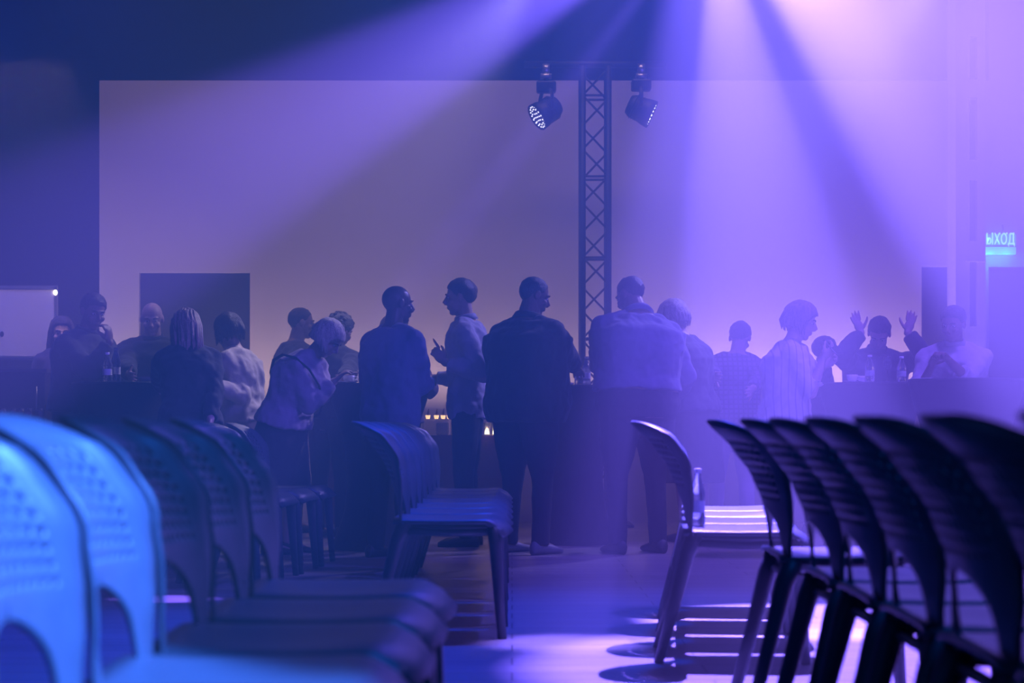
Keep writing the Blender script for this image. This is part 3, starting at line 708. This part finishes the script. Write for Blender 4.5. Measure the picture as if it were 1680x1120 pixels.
    for s_, (sp, el, wr, pose, n_, hd) in arms.items():
        e = infl*0.8; C_.ball(sp, 0.055*k+e); C_.tube([cen[1.465]-rs*0, cen[1.465].lerp(sp, 0.5)+us*0.004, sp], [0.055*k, 0.062*k+e*.5, 0.055*k+e*.8], 12)
        if sleeve == 'long':
            C_.tube([sp-(el-sp)*0.05, sp.lerp(el, 0.5), el], [0.056*k+e, 0.052*k+e, 0.045*k+e], 14); C_.ball(el, 0.044*k+e)
            C_.tube([el, el.lerp(wr, 0.5), el.lerp(wr, 0.93)], [0.044*k+e, 0.040*k+e, 0.032*k+e*0.8], 14)
        elif sleeve == 'elbow':
            C_.tube([sp, sp.lerp(el, 0.5), el, el.lerp(wr, 0.35)], [0.056*k+e, 0.054*k+e, 0.046*k+e, 0.046*k+e], 14)
        else:
            C_.tube([sp, sp.lerp(el, 0.7)], [0.058*k+e, 0.060*k+e], 14)
    rr, ff, u = fr[1.465]; C_.tube([cen[1.42]+u*0.01, cen[1.465]+u*0.012*k], [0.11*k, 0.082*k*(1+(fat-1)*.5)], 16)
    sh_ = remesh(C_.build('jacket' if top == 'jacket' else ('blouse' if fem else 'shirt'), topm, t), 0.011, 5, 0.026 if top != 'jacket' else 0.022, 0.075)
    if top in ('shirt', 'jacket'):
        q = MB(); rr, ff, u = fr[1.5]; c0 = cen[1.465]+u*0.012
        rg = []
        for (dz, ra) in ((0.0, 0.082), (0.035, 0.070), (0.04, 0.066), (0.012, 0.064)):
            rg.append([c0+u*dz*k+(rr*math.cos(2*PI*j/20)+ff*math.sin(2*PI*j/20)*1.02)*ra*k*(1+(fat-1)*.5) for j in range(20)])
        q.loft(rg); q.build('collar', topm, sh_)
    # trousers or skirt
    leg = leg or mat('dark_trousers', (0.015, 0.016, 0.022), 0.85, bump=0.2, bscale=12)
    q = MB(); torso(q, 0.004, 0.83, 1.0); rr = r
    if skirt:
        n2 = 24; rg = []
        for zz, a, b_ in ((0.98, .155, .11), (0.86, .19, .14), (0.65, .20, .155), (0.42, .21, .165)):
            rg.append([Vector((0, 0, zz*k))+r*a*k*fat*math.cos(2*PI*j/n2)+f*b_*k*fat*math.sin(2*PI*j/n2) for j in range(n2)])
        q.loft(rg); nm = 'skirt'
    else:
        for s_, (hp, kn, an) in legs.items():
            q.ball(hp, 0.095*k*(1+(fat-1)*.7)); q.tube([hp, hp.lerp(kn, 0.5), kn, kn.lerp(an, 0.5), an-UP*0.02*k], [0.098*k*(1+(fat-1)*.7), 0.088*k*(1+(fat-1)*.6), 0.07*k, 0.062*k, 0.058*k], 14)
        nm = 'trousers'
    remesh(q.build(nm, leg, t), 0.012, 2, 0.012, 0.09)
    for s_, (hp, kn, an) in legs.items():
        q = MB(); a0 = Vector((an.x, an.y, 0))
        rings = []
        for (y, hw, zt_) in ((-0.075, 0.02, 0.05), (-0.06, 0.034, 0.085), (0.0, 0.038, 0.095), (0.06, 0.043, 0.07), (0.13, 0.047, 0.05), (0.175, 0.034, 0.04), (0.195, 0.015, 0.028)):
            c0 = a0+f*y*k; rings.append([c0+r*hw*math.cos(b__)*k+UP*(zt_/2+zt_/2*math.sin(b__))*k for b__ in [2*PI*j/12 for j in range(12)]])
        q.loft(rings); q.build('shoe', mat('shoe_%d' % int(shoe[0]*100), shoe, 0.5), t)
    # face details
    if face:
        m_eye = mat('eye_white', (0.6, 0.55, 0.55), 0.2, var=0.02); m_iris = mat('dark_iris', (0.02, 0.015, 0.01), 0.2)
        q = MB(); q2 = MB(); mb_ = mat('eyebrow_'+skin, tuple(min(.2, c*0.8) for c in hairc) if hair not in ('bald',) else (0.08, 0.06, 0.05), 0.8)
        for s_ in (-1, 1):
            q.ball(HP(s_*0.031, 0.0755, 0.006), (0.0135*hk, 0.010*hk, 0.0065*hk), A, 10, 8)
            q2.ball(HP(s_*0.031, 0.0835, 0.006), (0.0055*hk, 0.0035*hk, 0.0058*hk), A, 8, 6)
            MB().tube([HP(s_*0.013, 0.092, 0.026), HP(s_*0.032, 0.090, 0.031), HP(s_*0.050, 0.076, 0.026)], [0.0045*hk, 0.0045*hk, 0.002], 6).build('eyebrow', mb_, t)
        e = q.build('eyes', m_eye, t); q2.build('irises', m_iris, e)
    # hair
    hm = mat('hair_%d_%d' % (int(hairc[0]*1000), int(hairc[2]*1000)), hairc, 0.42, var=0.35, scale=14, bump=0.5, bscale=60, stretch=(4, 4, 0.6), spec=0.6)
    if hair != 'bald':
        q = MB(); n1, n2 = 16, 28; t0 = {'short': 0.0, 'crop': 0.0, 'bob': 0.0, 'long': 0.0, 'curly': 0.0, 'tied': 0.0}[hair]
        thick = {'crop': 0.004, 'short': 0.014, 'bob': 0.020, 'long': 0.012, 'curly': 0.020, 'tied': 0.012}[hair]
        low = {'crop': -0.052, 'short': -0.06, 'bob': -0.105, 'long': -0.13, 'curly': -0.085, 'tied': -0.07}[hair]
        rings = []
        cx = HP(0, -0.012, 0.03)
        for i in range(n1+1):
            ring = []
            for j in range(n2):
                az = 2*PI*j/n2; fw = math.sin(az)              # +1 = front
                # lower limit of the hair for this azimuth, as angle from the crown
                front = {'crop': 62, 'short': 66, 'bob': 72, 'long': 60, 'curly': 66, 'tied': 60}[hair]
                sidea = {'crop': 98, 'short': 104, 'bob': 136, 'long': 130, 'curly': 118, 'tied': 100}[hair]
                backa = {'crop': 146, 'short': 150, 'bob': 146, 'long': 150, 'curly': 140, 'tied': 130}[hair]
                if fw > 0: lim = sidea+(front-sidea)*min(1, max(0, (fw-0.35)/0.35))
                else: lim = sidea+(backa-sidea)*min(1, -fw*1.3)
                th = math.radians(lim*i/n1)
                tk = thick*(1-0.8*(i/n1)**4) if hair in ('short', 'crop', 'tied') else thick
                rx, ry, rz = 0.0765+tk, 0.0965+tk, 0.0885+tk
                if hair in ('bob',): 
                    if th > PI/2: rx *= 1.04; ry *= 1.0; 
                x, y, z = rx*math.sin(th)*math.cos(az), ry*math.sin(th)*math.sin(az), rz*math.cos(th)
                if hair in ('bob', 'long', 'curly') and th > PI/2:
                    x = rx*math.cos(az)*(1-0.10*(th-PI/2)); y = ry*math.sin(az)*(1-0.10*(th-PI/2)); z = -0.125*(th-PI/2)*0.8
                v = (0.006 if hair != 'curly' else 0.016)*noise.noise(Vector((x*40, y*40, z*40+px)))
                nrm = Vector((x, y, z)).normalized()
                ring.append(cx+A @ ((Vector((x, y, z))+nrm*v)*hk))
            rings.append(ring)
        q.loft(rings, True)
        h0 = q.build('hair', hm, t)
        if hair in ('short', 'crop', 'tied'): 
            h0.data.polygons[-1].use_smooth = False
        if hair == 'curly':
            q = MB()
            for _ in range(70):
                a1 = random.uniform(0, 2*PI); th = random.uniform(0, 1.9)
                if math.sin(a1) > 0.3 and th > 1.1: continue
                q.ball(HP(0.092*math.sin(th)*math.cos(a1), -0.012+0.11*math.sin(th)*math.sin(a1), 0.03+0.102*math.cos(th)), 0.017*hk, seg=8, rng=5)
            q.build('curls', hm, h0)
        if hair == 'long' or hair == 'bob':
            q = MB(); nS = 70 if hair == 'long' else 60
            for i in range(nS):
                az = math.radians(random.uniform(155, 385)) if hair == 'long' else math.radians(random.uniform(150, 390))
                th = math.radians(random.uniform(20, 75)); x, y, z = 0.09*math.sin(th)*math.cos(az), 0.11*math.sin(th)*math.sin(az)-0.012, 0.03+0.104*math.cos(th)
                p0 = HP(x, y, z); p1 = HP(0.094*math.cos(az), 0.112*math.sin(az)-0.012, 0.0)
                Lh = (random.uniform(0.22, 0.40) if hair == 'long' else random.uniform(0.06, 0.10))*k
                lg = hair == 'long'; p2 = p1-UP*Lh*0.45+hf*random.uniform(-0.01, 0.01)-(f*0.075 if lg else hf*0.01); p3 = p2-UP*Lh*0.55+hr*random.uniform(-0.02, 0.02)-(f*0.03 if lg else -hf*0.006)
                q.tube([p0, p1, p2, p3], [0.008, 0.012, 0.010, 0.003], 6, 0.6)
            q.build('strands', hm, h0)
    ctx = dict(root=t, base=base, HP=HP, A=A, hc=hc, cen=cen, fr=fr, k=k, f=f, r=r, arms=arms, hk=hk)
    if extra: extra(ctx)
    return ctx

def cl(name, c, **kw):
    d = dict(rough=0.85, var=0.1, scale=6, bump=0.3, bscale=9, sheen=0.15); d.update(kw); return mat(name, c, **d)
navy = cl('navy_jacket', (0.016, 0.018, 0.035)); black = cl('black_cloth', (0.012, 0.012, 0.018))

# 1 woman half hidden behind the man at the far left
person(100, 14.1, 1.65, 25, 'dark-haired woman half hidden behind the man at the far left', fem=True, hair='long', hairc=(0.05, 0.03, 0.03), topm=cl('plum_top', (0.05, 0.03, 0.06)), hphi=15, pitch=8)
# 2 man with hand at mouth
def ex2(c):
    q = MB(); rr, ff, u = c['fr'][1.36]; p = c['cen'][1.36]+ff*0.155+rr*0.03
    q.tube([p+u*0.03, p-u*0.03+ff*0.004], 0.009, 8); q.build('pale_zip_pull', m_white, c['root'])
person(128, 12.7, 1.74, 62, 'short-haired man in a dark jacket raising a hand to his mouth, far left', lean=7, fat=1.22, belly=0.03, hphi=40, pitch=14, skin='mid', hair='short', top='jacket', topm=navy,
       armR=(W(180, 562, 12.45), 'grip', (-0.6, 0.3, 0.3), (-0.1, -0.1, 1)), armL=(W(180, 630, 12.2), 'relax'), poleR=(0.3, -0.4, -1), extra=ex2)
# 3 bald man facing the camera
def ex3(c):
    q = MB(); rr, ff, u = c['fr'][1.36]; p = c['cen'][1.42]+ff*0.135+rr*0.02
    q.tube([p, p-u*0.07+ff*0.025-rr*0.012, p-u*0.14+ff*0.03-rr*0.008], 0.0035, 6); q.build('white_drawstring', m_white, c['root'])
person(252, 13.4, 1.72, 5, 'bald man in a dark hoodie facing the camera in front of the dark door', lean=5, fat=1.22, belly=0.03, hphi=8, pitch=12, skin='pale', hair='bald', top='jacket', topm=black,
       armR=(W(215, 632, 12.6), 'relax'), armL=(W(292, 635, 12.6), 'relax'), extra=ex3)
# 4 woman with long hair seen from behind
person(312, 11.1, 1.57, 196, 'woman with long fair hair seen from behind, beside the far left table', lean=16, fem=True, fat=1.12, hair='long', hairc=(0.26, 0.18, 0.13), topm=cl('black_knit', (0.016, 0.016, 0.022)),
       hphi=200, pitch=10, armR=(W(345, 700, 10.9), 'relax'), armL=(W(262, 640, 11.7), 'relax'), face=False)
# 5 woman in cream blouse reaching left
person(406, 12.6, 1.60, -112, 'dark-haired woman in a cream blouse reaching to the left', lean=9, fem=True, fat=1.12, hair='bob', hairc=(0.03, 0.02, 0.02), topm=cl('cream_blouse', (0.62, 0.56, 0.50), bump=0.5), leg=cl('beige_trousers', (0.42, 0.36, 0.31)),
       hphi=-125, pitch=10, armL=(W(352, 630, 12.3), 'open', (0, -1, 0)), armR=(W(354, 634, 12.9), 'relax'), hem=0.92)
# 6 man with cropped hair
person(478, 14.1, 1.73, 112, 'man with cropped hair in a dark t-shirt behind the blond woman', lean=3, fat=1.1, hphi=108, skin='pale', hair='crop', hairc=(0.06, 0.045, 0.04), topm=cl('grey_tshirt', (0.08, 0.08, 0.11)), sleeve='short', hem=0.83,
       armR=(W(500, 650, 13.85), 'relax'), armL=(W(498, 640, 14.2), 'relax'))
# 7 curly-haired person
person(541, 13.45, 1.65, 150, 'curly-haired person in black with head bowed behind the blond woman', lean=6, hphi=140, pitch=16, hair='curly', hairc=(0.05, 0.04, 0.04), topm=black, armR=(W(560, 625, 12.8), 'relax'))
# 8 blond woman leaning on the table
def ex8(c):
    rr, ff, u = c['fr'][1.28]; q = MB(); a = c['cen'][1.42]; pts = []
    for i in range(13):
        t_ = i/12; ang = t_*2*PI
        pts.append(c['cen'][1.18]+rr*0.215*math.cos(ang)+ff*0.205*math.sin(ang)+u*(0.03+0.2*math.cos(ang)))
    q.tube(pts, 0.007, 6, 1.6); q.build('shoulder_strap', m_dark, c['root'])
person(460, 11.75, 1.57, 72, 'blond woman in a lilac blouse bending over the cocktail table', lean=23, fem=True, fat=1.28, hair='bob', hairc=(0.66, 0.58, 0.48), topm=cl('lilac_blouse', (0.38, 0.30, 0.40), bump=0.6), leg=cl('black_skirt', (0.014, 0.014, 0.02)), skirt=True, hem=0.92,
       hphi=75, pitch=30, armR=(W(548, 626, 11.65), 'relax', (0, 0, -1)), armL=(W(556, 626, 12.1), 'relax', (0, 0, -1)), extra=ex8)
# 9b person hidden behind the dark-skinned man
person(648, 13.1, 1.60, 195, 'person in a pale sleeve holding a wine glass, hidden behind the bald man in blue', fat=1.15, fem=True, hair='bob', hairc=(0.04, 0.03, 0.03), topm=cl('mauve_knit', (0.22, 0.15, 0.20)), hphi=120,
       armR=(W(690, 606, 12.8), 'grip', (-1, 0, 0)), armL=(W(592, 640, 12.9), 'relax'), poleR=(0.5, 0, -1), face=False)
# 9 bald dark-skinned man
person(640, 11.35, 1.69, 140, 'bald man in a blue sweater seen from behind, right of the cup table', lean=2, fat=1.12, hphi=118, skin='dark', hair='bald', topm=cl('blue_sweater', (0.10, 0.10, 0.26), bump=0.35), hem=0.83,
       armR=(W(702, 626, 11.6), 'relax', (0, -0.3, -1)), armL=(W(650, 632, 11.8), 'relax'), poleR=(0.1, -0.3, -1))
# 10 man in light shirt pointing
person(768, 12.5, 1.82, -95, 'man in a light blue shirt facing left and raising a pointing finger', lean=1, fat=0.98, hphi=-96, pitch=2, skin='pale', hair='short', hairc=(0.10, 0.075, 0.06), top='shirt', topm=cl('pale_blue_shirt', (0.50, 0.50, 0.62), bump=0.7), hem=0.83,
       armL=(W(730, 594, 12.25), 'point', (-0.3, 0.9, 0.2), (-0.85, 0, 1)), armR=(W(712, 620, 12.75), 'relax', (0, 0, -1)), poleL=(0.5, -0.3, -1))
# 11 big man in black
person(862, 11.75, 1.78, 135, 'very big man in black, back turned, reaching over the table to the right', lean=2, fat=1.52, belly=0.06, hphi=112, pitch=14, skin='mid', hair='crop', hairc=(0.03, 0.025, 0.02), top='jacket', topm=cl('black_jacket', (0.008, 0.008, 0.012)), hem=0.83,
       armR=(W(946, 606, 12.15), 'relax', (0, 0, -1)), armL=(W(900, 650, 12.7), 'relax'), poleR=(0.3, 0, -1), shoe=(0.25, 0.25, 0.27))
# 12 big man in light blue shirt
person(1046, 11.75, 1.82, 205, 'big man in a blue shirt seen from behind beside the truss tower', lean=5, side=3, fat=1.58, belly=0.05, hphi=225, pitch=16, skin='mid', hair='crop', hairc=(0.03, 0.025, 0.02), top='shirt', topm=cl('mid_blue_shirt', (0.16, 0.16, 0.30), bump=0.4), hem=0.95,
       armL=(W(975, 625, 12.4), 'relax'), armR=(W(1110, 650, 12.2), 'relax'), neckfwd=0.05)
# 13 woman with bright hair
person(1138, 13.0, 1.73, -125, 'light-haired woman leaning left, right behind the big man in blue', lean=9, fem=True, fat=1.28, hair='bob', hairc=(0.42, 0.36, 0.34), topm=cl('dark_blue_dress', (0.04, 0.04, 0.08)), hphi=-120, pitch=12, armL=(W(1090, 640, 12.3), 'relax'), armR=(W(1100, 650, 12.8), 'relax'), skirt=True)
# 14 man in plaid shirt
person(1200, 13.5, 1.60, 168, 'person in a plaid shirt and pale trousers with back turned, head lowered', lean=7, side=4, fat=1.22, hphi=160, pitch=22, hair='short', topm=cl('plaid_shirt', (0.16, 0.12, 0.26), pattern=('check', (0.08, 0.06, 0.16), 9.0)), leg=cl('pale_jeans', (0.45, 0.42, 0.50)), hem=0.83,
       armR=(W(1228, 655, 12.8), 'relax'), armL=(W(1180, 640, 12.5), 'relax'))
# 18 person further back with phone
def phone(c, s_, off=(0, 0, 0)):
    sp, el, wr, pose, n_, hd = c['arms'][s_]; d = (hd or (wr-el)).normalized()
    p = c['base']+wr+d*0.11*c['k']+Vector(off)
    q = MB(); q.box((0, 0, 0), (0.075, 0.15, 0.009)); 
    R3 = Matrix.Rotation(math.radians(40), 3, 'X'); q.v = [tuple(R3 @ Vector(v)) for v in q.v]
    o = q.build('mobile_phone', mat('phone_black_glass', (0.03, 0.03, 0.04), 0.2), None, False); o.location = p; o.rotation_euler[2] = 0.6
    bevel(o, 0.003); return o
person(1334, 14.0, 1.49, 75, 'short dark-haired person behind the woman in the striped blouse', hair='short', topm=black, hphi=75, lean=5, armR=(W(1358, 600, 13.7), 'grip'), face=False)
# 15 woman in striped blouse
def ex15(c): tag(phone(c, 1), 'dark mobile phone held by the woman in the striped blouse', 'phone')
person(1286, 11.6, 1.60, 82, 'short-haired woman in a pale striped blouse looking at her phone', lean=5, fem=True, fat=1.32, hair='bob', hairc=(0.22, 0.15, 0.13), topm=cl('striped_blouse', (0.60, 0.54, 0.62), pattern=('stripe', (0.34, 0.28, 0.42), 7.0), bump=0.35), leg=cl('navy_trousers', (0.03, 0.03, 0.06)), hem=0.76,
       hphi=80, pitch=12, sleeve='elbow', armR=(W(1350, 588, 11.45), 'grip', (-0.2, 0.6, 0.6), (0.7, 0.1, 0.7)), armL=(W(1350, 602, 11.8), 'grip', (0, -0.6, 0.6), (0.7, -0.1, 0.5)), poleR=(-0.2, -0.2, -1), poleL=(-0.2, 0.2, -1), extra=ex15)
# 16 man with raised hands
person(1430, 13.3, 1.62, 10, 'dark-clothed man raising both open hands beside his bowed head', lean=10, fat=1.25, hphi=-15, pitch=34, hair='short', hairc=(0.02, 0.015, 0.015), top='jacket', topm=cl('dark_suit', (0.02, 0.02, 0.04)),
       armR=(W(1413, 545, 13.0), 'open', (0.2, -1, 0), (-0.4, 0, 1)), armL=(W(1489, 545, 13.0), 'open', (-0.2, -1, 0), (0.25, 0, 1)), poleR=(-0.7, 0, -1), poleL=(0.7, 0, -1))
# 17 person in white shirt at the right
person(1566, 12.4, 1.62, -15, 'dark-haired person in a white shirt behind the far right table', lean=4, fat=1.2, hphi=-35, pitch=12, skin='mid', hair='short', hairc=(0.03, 0.02, 0.02), top='shirt', topm=cl('white_shirt', (0.40, 0.38, 0.42), bump=0.6), sleeve='elbow',
       armR=(W(1528, 600, 12.1), 'relax', (0, 0, -1)), armL=(W(1556, 590, 12.0), 'grip', (0, 0, -1)))
